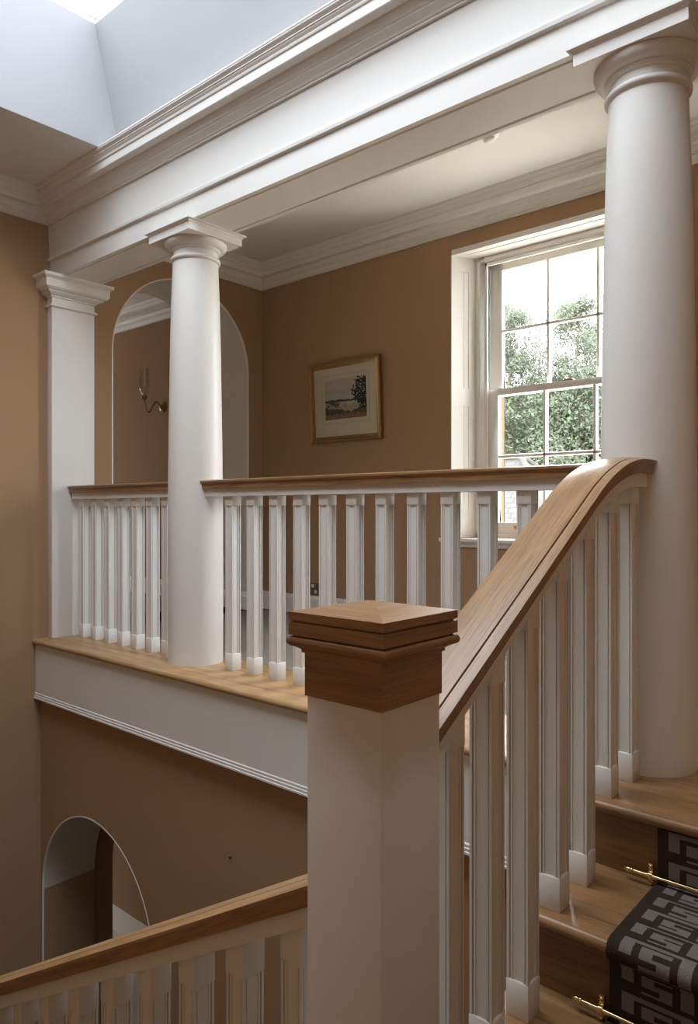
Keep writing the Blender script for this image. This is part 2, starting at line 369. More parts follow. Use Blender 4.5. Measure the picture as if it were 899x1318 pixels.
# ------------------------------------------------------------------ window
w1 = struct(thing('window_1', 'tall white sash window with small panes behind the right column', 'window', (-1.905, 4.18, WZ0)))
FX0, FX1, FY = -2.54, -1.27, 4.18
mb = MB()                                               # splayed shutter linings with sunk panels
def splay(mb, s):
    xa, xb = (WX0, FX0) if s < 0 else (WX1, FX1)
    A = Vector((xa, YW-.004, 0)); B = Vector((xb, FY, 0)); d = (B-A); n = Vector((-d.y, d.x, 0)).normalized()*(1 if s < 0 else -1)
    if n.x*s > 0: n = -n
    P = lambda t, o, z: tuple(A+d*t+n*o+Vector((0, 0, z)))
    def panel(t0, t1, z0, z1):
        return [P(t0, 0, z0), P(t1, 0, z0), P(t1, 0, z1), P(t0, 0, z1)]
    def quad(a): mb.add(a, [(0, 1, 2, 3)])
    zs = [WZ0, WZ0+.12, 1.48, 1.60, WZ1-.10, WZ1]
    def full(t0, t1, z0, z1):
        mb.loft([[P(t, -.02, z0), P(t, 0, z0), P(t, 0, z1), P(t, -.02, z1)] for t in (t0, t1)])
    full(0, .30, WZ0, WZ1); full(.70, 1, WZ0, WZ1)
    for z0, z1 in ((zs[0], zs[1]), (zs[2], zs[3]), (zs[4], zs[5])): full(.30, .70, z0, z1)
    for z0, z1 in ((zs[1], zs[2]), (zs[3], zs[4])):
        mb.loft([[P(t, -.02, z0), P(t, o, z0), P(t, o, z1), P(t, -.02, z1)] for t, o in ((.30, -.003), (.485, -.003), (.49, -.005), (.51, -.005), (.515, -.003), (.70, -.003))])
splay(mb, -1); mb.build('shutter_lining', M['trim'], w1, smooth=20)
mb = MB(); splay(mb, 1); mb.build('shutter_lining', M['trim'], w1, smooth=20)
mb = MB(); mb.loft([[(WX0, YW-.004, z0), (WX1, YW-.004, z0), (FX1, FY, z0), (FX0, FY, z0)] for z0 in (WZ1-.004, WZ1+.03)])
mb.loft([[(WX0+.1, YW+.05, WZ1-.004), (WX1-.1, YW+.05, WZ1-.004), (WX1-.1, YW+.058, WZ1-.004), (WX0+.1, YW+.058, WZ1-.004)], [(WX0+.1, YW+.05, WZ1-.008), (WX1-.1, YW+.05, WZ1-.008), (WX1-.1, YW+.058, WZ1-.008), (WX0+.1, YW+.058, WZ1-.008)]])
mb.build('head_lining', M['trim'], w1)
mb = MB()                                                # box frame with stops
for x0, x1, z0, z1 in ((FX0-.02, FX0+.065, WZ0, WZ1+.02), (FX1-.065, FX1+.02, WZ0, WZ1+.02), (FX0+.065, FX1-.065, WZ1-.045, WZ1+.02)): mb.box(x0, x1, FY, FY+.13, z0, z1)
for x0, x1, z0, z1 in ((FX0+.065, FX0+.085, WZ0, WZ1-.045), (FX1-.085, FX1-.065, WZ0, WZ1-.045), (FX0+.065, FX1-.065, WZ1-.066, WZ1-.045)): mb.box(x0, x1, FY+.002, FY+.018, z0, z1)
for x0, x1, z0, z1 in ((FX0+.02, FX0+.035, WZ0, WZ1-.02), (FX1-.035, FX1-.02, WZ0, WZ1-.02), (FX0+.02, FX1-.02, WZ1-.035, WZ1-.02)): mb.box(x0, x1, FY-.008, FY+.004, z0, z1)
mb.box(FX0, FX1, FY, FY+.13, WZ0-.03, WZ0+.025)
mb.build('frame', M['sash'], w1, .002)
def sash(name, y, z0, z1, rail_top, rail_bot, zm):
    X0, X1 = FX0+.067, FX1-.067; st = .085-.0; th = .04
    mb = MB(); gx0, gx1 = -2.385, -1.425
    mb.box(X0, gx0, y, y+th, z0, z1); mb.box(gx1, X1, y, y+th, z0, z1)
    mb.box(gx0, gx1, y, y+th, z1-rail_top, z1); mb.box(gx0, gx1, y, y+th, z0, z0+rail_bot)
    for k in (1, 2):
        xm = gx0+(gx1-gx0)*k/3
        mb.loft([[(xm-a, y+b, z) for a, b in ((-.008, .002), (.008, .002), (.0135, .022), (.009, th), (-.009, th), (-.0135, .022))] for z in (z0+rail_bot, z1-rail_top)])
    mb.loft([[(x, y+b, zm+a) for a, b in ((-.008, .002), (.008, .002), (.0135, .022), (.009, th), (-.009, th), (-.0135, .022))] for x in (gx0, gx1)])
    o = mb.build(name, M['sash'], w1, .0015)
    mb = MB(); mb.box(gx0-.005, gx1+.005, y+.024, y+.028, z0+rail_bot-.005, z1-rail_top+.005); mb.build('glass', M['glass'], o)
    return o
low = sash('sash', FY+.02, WZ0+.025, 1.585, .042, .075, 1.145)
up = sash('sash', FY+.07, 1.545, WZ1-.045, .048, .042, 1.968)
mb = MB()
for xm in (-2.235, -1.60):
    mb.box(xm-.03, xm+.03, FY+.012, FY+.020, WZ0+.052, WZ0+.082); mb.box(xm-.026, xm+.026, FY-.006, FY+.012, WZ0+.073, WZ0+.080)
mb.build('sash_lift', M['brass'], low, .001)
mb = MB(); mb.box(-1.955, -1.875, FY+.022, FY+.055, 1.585, 1.592); mb.lathe([(.010, 0), (.012, .006), (.006, .014), (0.002, .017)], (-1.935, FY+.04, 1.592), 14); mb.box(-1.935, -1.885, FY+.034, FY+.046, 1.592, 1.600)
mb.build('sash_fastener', M['antique'], low, .001)
mb = MB()
prof = [(4.19, WZ0-.001), (3.972, WZ0-.001), (3.966, WZ0-.006), (3.966, WZ0-.020), (3.972, WZ0-.026), (3.985, WZ0-.030), (3.998, WZ0-.040), (4.002, WZ0-.056), (4.012, WZ0-.060), (4.19, WZ0-.060)]
mb.loft([[(x, y, z) for y, z in prof] for x in (-2.69, -1.12)]); mb.build('sill', M['trim'], w1, smooth=25)
mb = MB()                                                # limestone jambs outside
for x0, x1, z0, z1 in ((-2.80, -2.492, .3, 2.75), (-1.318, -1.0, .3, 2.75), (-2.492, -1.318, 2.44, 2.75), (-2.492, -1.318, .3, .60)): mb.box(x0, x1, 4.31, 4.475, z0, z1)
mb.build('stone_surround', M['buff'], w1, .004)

# ------------------------------------------------------------------ columns and pilaster
def ent(z):                                              # entasis
    P = [(0, .1435), (.4, .1445), (.9, .143), (1.25, .1385), (1.65, .1325), (1.9, .126), (2.095, .1185)]
    for (a, ra), (b, rb) in zip(P, P[1:]):
        if z <= b: t = (z-a)/(b-a); return ra+(rb-ra)*t
    return P[-1][1]
def column(x, label):
    t = thing('column', label, 'column', (x, YG, 0), 'white columns along the gallery edge', 'thing')
    c = (x, YG, 0)
    mb = MB(); mb.lathe([(ent(z), z) for z in [i*2.095/36 for i in range(37)]]+[(.124, 2.098), (.1185, 2.099), (.1185, 2.10)], c, 72); mb.build('shaft', M['trim'], t)
    mb = MB(); mb.lathe([(.118, 2.099)]+[(.1205+.0105*math.cos(a), 2.110+.011*math.sin(a)) for a in [math.pi*(i/8-.5) for i in range(9)]]+[(.118, 2.121)], c, 72); mb.build('astragal', M['trim'], t)
    mb = MB(); pr = [(.1175, 2.12), (.1175, 2.150), (.122, 2.152), (.126, 2.153), (.126, 2.158), (.130, 2.160), (.130, 2.165), (.134, 2.167)]
    pr += [(.134+.030*math.sin(a), 2.167+.034*(1-math.cos(a))*.92) for a in [math.pi/2*i/8 for i in range(1, 9)]]+[(.160, 2.2005)]
    mb.lathe(pr, c, 72); mb.build('echinus', M['trim'], t, smooth=18)
    mb = MB(); h = .172
    mb.rects([(-.002, 2.200), (0, 2.200), (0, 2.236), (.003, 2.238), (.005, 2.243), (.013, 2.248), (.017, 2.2485), (.017, ZB+.001)], x-h, x+h, YG-h, YG+h); mb.build('abacus', M['trim'], t, smooth=25)
    return t
column(-3.155, 'white round column standing at the middle of the gallery balustrade')
column(-.812, 'large white round column where the stair handrail ends, partly hiding the window')
t = thing('pilaster', 'square white pilaster against the tan left wall below the beam', 'pilaster', (XL, 2.345, 0), None, 'thing')
py0, py1, px = 2.205, 2.492, -4.385
mb = MB(); mb.rects([(0, 0), (0, 2.07)], XL, px, py0, py1, 0, True); mb.build('shaft', M['trim'], t, .002)
mb = MB(); mb.rects([(0, 2.068), (.014, 2.070), (.016, 2.076), (.012, 2.082), (.006, 2.084), (.006, 2.089), (0, 2.09), (0, 2.128), (.008, 2.13), (.008, 2.138), (.018, 2.142), (.034, 2.150), (.040, 2.155), (.040, 2.162), (.058, 2.168), (.068, 2.178), (.071, 2.190), (.071, 2.222), (.073, 2.225), (.084, 2.234), (.090, 2.238), (.090, ZB+.0005)], XL, px, py0, py1, 0, True)
mb.build('capital', M['trim'], t, smooth=25)

# ------------------------------------------------------------------ balustrades
BH = .0272
def bal_section(h):
    q = [(-h, -h), (-h+.0062, -h), (-h+.0068, -h+.0075), (-h+.0090, -h+.0075), (-h+.0096, -h+.0014), (-h+.0132, -h+.0014), (-h+.0146, -h+.0046), (h-.0146, -h+.0046), (h-.0132, -h+.0014), (h-.0096, -h+.0014), (h-.0090, -h+.0075), (h-.0068, -h+.0075), (h-.0062, -h)]
    out = []
    for k in range(4):
        c, s = math.cos(k*math.pi/2), math.sin(k*math.pi/2); out += [(x*c-y*s, x*s+y*c) for x, y in q]
    return out
SEC = bal_section(BH)
def make_baluster(root, at, height, head, slope=(0, 0)):
    """square baluster with sunk faces; head and base blocks are sub-parts; slope = dz/dx, dz/dy of its cut top"""
    x, y, z = at
    mb = MB(); mb.loft([[(x+a, y+b, z+h) for a, b in SEC] for h in (.080, height-head+.003)])
    o = mb.build('baluster', M['trim'], root, smooth=20, origin=at)
    g = BH+.0012
    mb = MB(); mb.rects([(0, 0), (0, .081), (-.0015, .0835)], x-g, x+g, y-g, y+g); b = MB(); b.v = [(p[0], p[1], p[2]+z) for p in mb.v]; b.f = mb.f; b.m = mb.m
    b.build('base_block', M['trim'], o, .0012)
    mb = MB(); pts = [(x-g, y-g), (x+g, y-g), (x+g, y+g), (x-g, y+g)]
    zt = lambda a, c: z+height+slope[0]*(a-x)+slope[1]*(c-y)+.004
    mb.loft([[(a, c, z+height-head) for a, c in pts], [(a, c, zt(a, c)) for a, c in pts]])
    mb.build('head_block', M['trim'], o, .001)
    return o
# rail profiles: (across, height) relative to the lip
def oak_prof(gr):
    w = .068
    p = [(w, 0), (w, -.007), (w-.005, -.011), (w-.009, -.016), (w-.010, -.040), (-w+.010, -.040), (-w+.009, -.016), (-w+.005, -.011), (-w, -.007), (-w, 0)]
    top = [(-w+.006, .0025), (-.045, .0055), (-.02, .0075), (0, .008), (.02, .0075), (.045, .0055), (w-.006, .0025)]
    top = [q for q in top if abs(q[0]-gr) > .006]
    zg = .008*(1-(gr/.068)**2)+.0005
    top += [(gr-.0026, zg), (gr-.0019, zg-.008), (gr+.0019, zg-.008), (gr+.0026, zg)]; top.sort()
    return p+top
SUBP = [(.044, -.0398), (.044, -.079), (-.044, -.079), (-.044, -.0398)]
def rail(root, name, P, prof, mat, pts):
    """P(t_point, across, h) gives world; pts list of path stations"""
    mb = MB(); mb.loft([[P(s, a, h) for a, h in prof] for s in pts]); return mb.build(name, mat, root, smooth=30)

# gallery, two sections
def gallery_section(label, x0, x1, xs):
    t = thing('balustrade', label, 'balustrade', ((x0+x1)/2, YG, 0), 'white and oak balustrades')
    P = lambda s, a, h: (s, YG-a, .948+h)
    r = rail(t, 'handrail', P, oak_prof(-.2), M['oak_x'], [x0, x1])
    rail(r, 'under_rail', P, SUBP, M['trim'], [x0+.012, x1-.004])
    first = None
    for x in xs:
        if first is None: first = make_baluster(t, (x, YG-.003, 0), .869, .048); base = Vector((x, YG-.003, 0))
        else: copy_tree(first, t, Vector((x, YG-.003, 0))-ORI[t.name])
    return t
gallery_section('short oak-topped balustrade between the pilaster and the middle column', px-.001, -3.155-.12, [-4.287+.1487*k for k in range(7)])
gallery_section('long oak-topped gallery balustrade between the two round columns', -3.155+.124, -.812-.124, [-2.845+.1615*k for k in range(12)])

# stair flight up to the gallery
def rz(y):                                                # lip height of the climbing rail
    m = .604; k = lambda yy: .606+m*(yy-1.43); yj = 1.43+(.948-.606)/m; L = .185
    if y < yj-L: return k(y)
    if y > yj+L: return .948
    u = (y-(yj-L))/(2*L); return k(yj-L)+m*2*L*(u-u*u/2)
t_up = thing('balustrade', 'stair balustrade climbing right from the newel cap to the large column', 'balustrade', (XS, 1.6, -.5), 'white and oak balustrades')
Pu = lambda s, a, h: (XS+a, s, rz(s)+h)
ys = [1.065, 1.4, 1.75]+[1.80+.02*i for i in range(22)]+[2.255]
r = rail(t_up, 'handrail', Pu, oak_prof(.043), M['oak_rail_up'], ys)
rail(r, 'under_rail', Pu, SUBP, M['trim'], [y for y in ys if y < 2.23]+[2.236])
def stair_z(y):
    for n in range(0, 4):
        if y > 1.958-GO*n: return -RISE*n
    return -RISE*4
for k in range(7):
    y = 2.186-.1615*k; z = stair_z(y)
    sl = (rz(y+.01)-rz(y-.01))/.02
    make_baluster(t_up, (XS, y, z), rz(y)-.079-z, .050+sl*BH, (0, sl))
# lower flight
t_dn = thing('balustrade', 'balustrade in the bottom corner sloping down left from the newel post', 'balustrade', (-1.6, NY, -1.2), 'white and oak balustrades')
dz = lambda x: .134+.5655*(x+.907)
Pd = lambda s, a, h: (s, NY-a, dz(s)+h)
r = rail(t_dn, 'handrail', Pd, oak_prof(.030), M['oak_rail_down'], [-2.75, -.888])
rail(r, 'under_rail', Pd, SUBP, M['trim'], [-2.75, -.888])
def down_z(x):
    n = 0
    while x < -.835-GO*n: n += 1
    return -RISE*4-RISE*n
first = None
for k in range(11):
    x = -.990-.1625*k; z = down_z(x)
    make_baluster(t_dn, (x, NY, z), dz(x)-.079-z, .050+.5655*BH, (.5655, 0))

# newel
nw = thing('newel_post', 'stout square newel post with pyramid oak cap, nearest the viewer', 'newel post', (XS, NY, -.95))
mb = MB(); h = .0825; mb.rects([(0, -.95), (0, .49)], XS-h, XS+h, NY-h, NY+h); mb.build('post', M['trim'], nw, .0015)
mb = MB(); h = .0855
pr = [(0, .477), (0, .551), (.004, .552), (.004, .557), (.008, .560), (.015, .5635)]+[(.0155+.0075*math.cos(a), .5725+.0085*math.sin(a)) for a in [math.pi*(i/10-.5) for i in range(11)]]+[(.014, .5815), (.014, .5835), (.020, .584), (.020, .6055), (.015, .6065), (.015, .6085), (.020, .6095), (.020, .6235), (-h, .6415)]
mb.rects(pr, XS-h, XS+h, NY-h, NY+h); cap = mb.build('cap', [M['oak_cap'], M['oak_cap_y']], nw, smooth=30)
for p in cap.data.polygons:
    if abs(p.normal.x) > abs(p.normal.y): p.material_index = 1
    if p.normal.z > .9: p.use_smooth = False

# ------------------------------------------------------------------ stairs
st = thing('staircase', 'oak stair treads and risers climbing to the gallery at lower right', 'staircase', (-.2, 1.5, -RISE*4), 'oak stair flights', 'thing')
mb = MB(); mb.loft([[(x, y, z) for y, z in nosing(1.958, 2.243, 0)] for x in (-.8399, XR-.002)]); mb.box(-.8399, XR-.002, 2.2455, 2.5499, -.03, 0)
mb.build('landing_board', M['oak_tread'], st, smooth=40)
for n in (1, 2, 3):
    y0 = 1.958-GO*n; z = -RISE*n
    mb = MB(); mb.loft([[(x, y, zz) for y, zz in nosing(y0, y0+GO+.026, z)] for x in (-.878, XR-.002)]); mb.build('tread', M['oak_tread'], st, smooth=40)
for n in range(4):
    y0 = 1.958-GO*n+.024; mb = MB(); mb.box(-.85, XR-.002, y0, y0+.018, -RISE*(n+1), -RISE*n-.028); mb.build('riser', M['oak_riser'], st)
mb = MB()
pts = [(2.16, -.03), (2.16, -.42), (NY+.09, -1.02), (NY+.09, -RISE*3-.03)]
for n in (3, 2, 1): y0 = 1.958-GO*n+.024; pts += [(y0+GO, -RISE*n-.03), (y0+GO, -RISE*(n-1)-.03)]
mb.loft([[(x, y, z) for y, z in pts] for x in (-.852, -.83)]); mb.build('string', M['trim'], st)
mb = MB(); mb.box(-.79, XR-.002, 2.0, 2.16, -.355, -.03); mb.build('trimmer', M['trim'], st)
# half landing and the flight going down from it
mb = MB(); mb.box(-.81, XR, YF, 1.0, -RISE*4-.25, -RISE*4); struct(mb.build('floor_landing', M['oak_y']))
sd = thing('staircase', 'oak stair flight going down left from the half landing', 'staircase', (-2, .3, -RISE*8), 'oak stair flights', 'thing')
for n in range(1, 8):
    x1 = -.835-GO*(n-1); z = -RISE*4-RISE*n
    mb = MB(); mb.loft([[(x1-GO-.01+(1.958-yy)*-1+0*y, y, zz) for yy, zz in nosing(1.958, 1.958+GO+.03, z)] for y in (YF+.002, NY+.06)]); mb.build('tread', M['oak_y'], sd, smooth=40)
    mb = MB(); mb.box(x1-.012+.03, x1+.03, YF+.002, NY+.04, z, z+RISE-.028); mb.build('riser', M['oak_riser'], sd)
mb = MB(); mb.loft([[(-.81, y, -.95), (-.81, y, -1.25), (-3.2, y, -1.25-.56*2.39), (-3.2, y, -.95-.56*2.39)] for y in (NY+.041, NY+.06)]); mb.build('string', M['trim'], sd)

# runner
RX0, RX1 = -.648, .118
def runner():
    path = [(1.974, -.034), (1.974, -.176)]
    for n in (1, 2, 3):
        y0 = 1.958-GO*n; z = -RISE*n
        path += [(1.958-GO*(n-1)+.010, z+.006)]
        path += [(y0+.020, z+.006)]
        for i in range(1, 9):
            a = math.pi/2+math.pi*.9*i/8; path.append((y0+.015+.021*math.cos(a), z-.015+.021*math.sin(a)))
        path += [(y0+.017, z-.05), (y0+.017, z-RISE+.012)]
    path += [(1.958-GO*3+.010, -RISE*4+.006), (1.958-GO*3-.30, -RISE*4+.006)]
    P = [Vector(p) for p in path]; L = [0]
    for a, b in zip(P, P[1:]): L.append(L[-1]+(b-a).length)
    stp = .0055; n = int(L[-1]/stp); rows = []; j = 0
    for i in range(n+1):
        s = L[-1]*i/n
        while j < len(L)-2 and L[j+1] < s: j += 1
        q = P[j].lerp(P[j+1], (s-L[j])/max(1e-9, L[j+1]-L[j])); rows.append((q.x, q.y, s))
    m = int((RX1-RX0)/stp); xs = [RX0+(RX1-RX0)*i/m for i in range(m+1)]
    vs = [(x, y, z) for y, z, s in rows for x in xs]
    fs = [(k*(m+1)+i, k*(m+1)+i+1, (k+1)*(m+1)+i+1, (k+1)*(m+1)+i) for k in range(n) for i in range(m)]
    KEY = ["##########", "##......##", "##.####.##", "##.##...##", "##.#####.#", "....##...#", "..####.##.", ".........."]
    KEY = ["###########", "##.......##", "##.#####.##", "##.##....##", "##.#####.##", "......##.##", "...#####.##", "..........."]
    DK = (.046, .034, .025); LT = (.205, .186, .172); FIELD = (.052, .037, .025)
    def colour(u, s):
        W = RX1-RX0; u = min(u, W-u)
        if u < .030: return DK
        if u < .180:
            cx = int((u-.030)/.150*11); cy = int(s/.074*8) % 8
            return LT if KEY[cy][min(10, cx)] == '#' else DK
        if u < .196: return DK
        if u < .212: return LT
        p = (s % .19)/.19; v = u-.212
        lf = .028*math.sin(math.pi*min(1, p*1.6)) if p < .62 else 0
        if abs(v-.012-lf) < .0035 or (p < .62 and abs(v-.012+lf*.2-.012*p) < .0035): return (.13, .115, .10)
        return FIELD
    me = bpy.data.meshes.new('stair_runner'); me.from_pydata(vs, [], fs); me.materials.append(M['runner'])
    ca = me.color_attributes.new('Col', 'FLOAT_COLOR', 'CORNER'); buf = []
    for k in range(n):
        s = rows[k][2]
        for i in range(m):
            c = colour((i+.5)*stp, s); buf += [*c, 1]*4
    ca.data.foreach_set('color', buf)
    me.polygons.foreach_set('use_smooth', [True]*len(me.polygons))
    o = bpy.data.objects.new('stair_runner', me); COL.objects.link(o)
    sm = o.modifiers.new('thickness', 'SOLIDIFY'); sm.thickness = .005; sm.offset = -1
    tag(o, 'dark brown stair runner with grey Greek key border on the oak treads', 'carpet runner')
runner()
def rod(y, z, label):
    t = thing('stair_rod', label, 'stair rod', (RX0, y, z), 'brass stair rods holding the runner')
    a, b = RX0-.012, RX1+.012
    mb = MB(); mb.lathe([(.0055, a-.045-RX0), (.0055, b+.045-RX0)], (RX0, y, z), 16, axis='X'); mb.build('rod', M['brass'], t)
    for x, s in ((a-.045, -1), (b+.045, 1)):
        mb = MB(); pr = [(.0055, 0), (.0085, .002), (.0085, .005), (.006, .007), (.0072, .010), (.0078, .014), (.006, .019), (.003, .023), (.0005, .025)]
        mb.lathe([(r_, s*h_) for r_, h_ in pr], (x, y, z), 14, axis='X'); mb.build('finial', M['brass'], t)
    for x in (a-.002, b+.002):
        mb = MB(); mb.box(x-.006, x+.006, y+.0065, y+.0195, z-.030, z+.030)
        for dzz in (-.022, .022): mb.lathe([(.0055, 0), (.0055, -.003), (.002, -.006)], (x, y+.0065, z+dzz), 10, axis='Y')
        mb.loft([[(x+e, y+.0068*math.cos(a_)*1.0, z+.0085*math.sin(a_)) for a_ in [math.pi*2*i/14 for i in range(14)]] for e in (-.006, .006)])
        mb.build('bracket', M['brass'], t, .0008)
    return t
rod(1.953, -RISE+.026, 'upper brass stair rod, across the runner below the landing edge')
rod(1.953-GO, -RISE*2+.026, 'lower brass stair rod at the bottom edge of the photo, one step down')

# ------------------------------------------------------------------ small things
# picture, hung leaning a little forward
pc = thing('framed_picture', 'gilt framed landscape print hanging on the tan wall beside the window', 'picture', (-3.52, YW, 1.30))
PX0, PX1, PZ0, PZ1 = -3.868, -3.185, 1.303, 1.888
lean = .030; dep = .030
LP = lambda x, o, z: (x, YW-.004-o-lean*(z-PZ0)/(PZ1-PZ0), z)
mb = MB(); fw = .042
prof = [(0, 0), (0, .026), (.004, .030), (.012, .031), (.018, .027), (.026, .022), (.034, .020), (.038, .016), (.042, .014), (.042, 0)]
rings = []
for (cx, cz, sx, sz) in ((PX0, PZ0, 1, 1), (PX1, PZ0, -1, 1), (PX1, PZ1, -1, -1), (PX0, PZ1, 1, -1)):
    rings.append([LP(cx+sx*i, o, cz+sz*i) for i, o in prof])
rings.append(rings[0]); mb.loft(rings, cap=False); mb.build('frame', M['gilt'], pc, smooth=40)
mb = MB(); a = (PX0+fw-.003, PX1-fw+.003, PZ0+fw-.003, PZ1-fw+.003)
ix0, ix1, iz0, iz1 = PX0+.145, PX1-.135, PZ0+.165, PZ1-.125
def slab(mb, x0, x1, z0, z1, o0, o1, mi=0): mb.loft([[LP(x0, o, z0), LP(x1, o, z0), LP(x1, o, z1), LP(x0, o, z1)] for o in (o0, o1)], mi)
slab(mb, a[0], ix0, a[2], a[3], .002, .010); slab(mb, ix1, a[1], a[2], a[3], .002, .010); slab(mb, ix0, ix1, a[2], iz0, .002, .010); slab(mb, ix0, ix1, iz1, a[3], .002, .010)
mo = mb.build('mount', M['mount'], pc)
mb = MB(); M['rule'] = paint('ruled line', (.36, .33, .22), .9, .02, 0)
for d in (.022, .030):
    for x0, x1, z0, z1 in ((ix0-d-.0025, ix0-d, iz0-d, iz1+d), (ix1+d, ix1+d+.0025, iz0-d, iz1+d), (ix0-d, ix1+d, iz0-d-.0025, iz0-d), (ix0-d, ix1+d, iz1+d, iz1+d+.0025)): slab(mb, x0, x1, z0, z1, .0095, .0106)
mb.build('ruled_border', M['rule'], mo)
N, K = 110, 96; vs = []; fs = []; cols = []
for j in range(K+1):
    for i in range(N+1): vs.append(tuple(Vector(LP(ix0+(ix1-ix0)*i/N, .006, iz0+(iz1-iz0)*j/K))-ORI[pc.name]))
def pcol(u, v):
    n1 = noise.noise(Vector((u*9, v*9, 1))); n2 = noise.noise(Vector((u*28, v*28, 5))); n3 = noise.noise(Vector((u*5, v*22, 8)))
    c = Vector((.40, .34, .29))*(1+.12*n3)
    if .60 < v < .74: c = c.lerp(Vector((.20, .31, .32)), max(0, .8-abs(v-.68)*10)*(.75+.5*n3)*(1-.6*u))
    if v < .60: c = Vector((.36, .35, .31))*(1+.15*n3)
    hz = .46+.02*n1+.03*(1-u)
    if v < hz: c = Vector((.055, .052, .05))*(1+.5*n2)
    if v < hz-.05: c = Vector((.33, .29, .22))*(1+.25*n1+.2*n2)
    if v < hz-.03 and (u < .35 and n1+.8*n2 > -.1): c = Vector((.10, .075, .06))*(1+.5*n2)
    if v < .24+.10*math.sin(u*7+.5)*.6+.06*n1: c = Vector((.085, .08, .05))*(1+.8*n2)
    if v < .12+.05*n2: c = Vector((.20, .13, .085))*(1+.6*n2)
    cx = .93-.0*v; wd = .10+.16*math.sin(min(1, max(0, (v-.30)/.68))*math.pi)+.10*n2
    if v > .22 and u > cx-wd and v < .97+.1*n2 and n2+.5*n1 > -.28: c = Vector((.028, .032, .028))*(1+.7*n2)
    return [max(0, q) for q in c]
for j in range(K):
    for i in range(N):
        fs.append((j*(N+1)+i, j*(N+1)+i+1, (j+1)*(N+1)+i+1, (j+1)*(N+1)+i)); cols += [*pcol((i+.5)/N, (j+.5)/K), 1]*4
me = bpy.data.meshes.new('print'); me.from_pydata(vs, [], fs); me.materials.append(M['print'])
me.color_attributes.new('Col', 'FLOAT_COLOR', 'CORNER').data.foreach_set('color', cols)
o = bpy.data.objects.new('print', me); COL.objects.link(o); o.parent = pc

# candle sconce in the hall beyond the arch
sx, sz = -5.83, 1.768
sc = thing('wall_sconce', 'brass candle sconce with clear glass shade on the wall seen through the arch', 'wall light', (sx, YW, sz))
mb = MB(); mb.lathe([(.052, 0), (.052, -.008), (.046, -.014), (.030, -.018), (.022, -.028), (.014, -.034), (.004, -.038)], (sx, YW, sz), 28, axis='Y'); mb.build('backplate', M['antique'], sc)
mb = MB(); pts = []
for i in range(33):
    u = i/32; yy = YW-.030-.175*u; zz = sz+.040*math.sin(u*math.pi*2)*(1 if u < .5 else 1.6)+(.0 if u < .85 else (u-.85)*.30)
    pts.append((sx, yy, zz))
mb.tube(pts, .0065, 10); mb.tube([(sx, YW-.035-.018*math.cos(a), sz-.025-.018*math.sin(a)) for a in [2*math.pi*i/14 for i in range(12)]], .004, 8); mb.build('arm', M['antique'], sc)
cy, cz = pts[-1][1], pts[-1][2]
mb = MB(); mb.lathe([(.006, -.005), (.012, 0), (.020, .006), (.024, .012), (.022, .022), (.026, .026), (.026, .038), (.016, .040), (.004, .040)], (sx, cy, cz), 24); mb.build('candle_cup', M['antique'], sc)
mb = MB(); mb.lathe([(.010, .038), (.010, .115), (.007, .119), (.002, .120)], (sx, cy, cz), 16); mb.build('candle', M['candle'], sc)
mb = MB(); pr = [(.018, .040), (.024, .052), (.036, .075), (.044, .100), (.046, .130), (.046, .29)]
mb.lathe(pr+[(r_-.0025, h_) for r_, h_ in pr[::-1]], (sx, cy, cz), 32, cap=False); mb.build('glass_shade', M['shade_glass'], sc)
# socket low on the window wall
M['bronze'] = paint('matt bronze plate', (.16, .10, .055), .5, .05, 0)
so = thing('wall_socket', 'bronze wall socket with white switches just above the gallery skirting board', 'socket', (-3.885, YW, .20))
mb = MB(); mb.box(-3.96, -3.81, YW-.008, YW, .155, .245); mb.build('plate', M['bronze'], so, .002)
for xk, zk in ((-3.868, .222), (-3.925, .200), (-3.838, .178)):
    mb = MB(); mb.box(xk-.012, xk+.012, YW-.013, YW-.007, zk-.012, zk+.012); mb.build('switch', M['plastic'], so, .002)
# ceiling sensor
cs = thing('ceiling_sensor', 'small white round sensor on the gallery ceiling behind the beam', 'ceiling sensor', (-1.945, 3.328, ZC))
mb = MB(); mb.lathe([(.052, 0), (.052, -.010), (.044, -.018), (.034, -.022), (.030, -.034), (.020, -.042), (.004, -.044)], (-1.945, 3.328, ZC), 28); mb.build('housing', M['plastic'], cs)
mb = MB(); mb.lathe([(.006, 0), (.006, -.003), (.002, -.005)], (-1.92, 3.293, ZC-.028), 10); mb.build('lens', M['dark'], cs); mb = MB(); mb.lathe([(.006, 0), (.006, -.003), (.002, -.005)], (-1.876, 3.30, ZC), 10); mb.build('lens', M['dark'], cs)
# picture nail on the lower wall
mb = MB(); mb.lathe([(.002, .004), (.002, -.010), (.006, -.011), (.006, -.013), (.002, -.015)], (-2.606, 2.165, -.79), 10, axis='Y')
tag(mb.build('nail', M['dark']), 'tiny dark nail head in the tan wall below the gallery', 'nail')

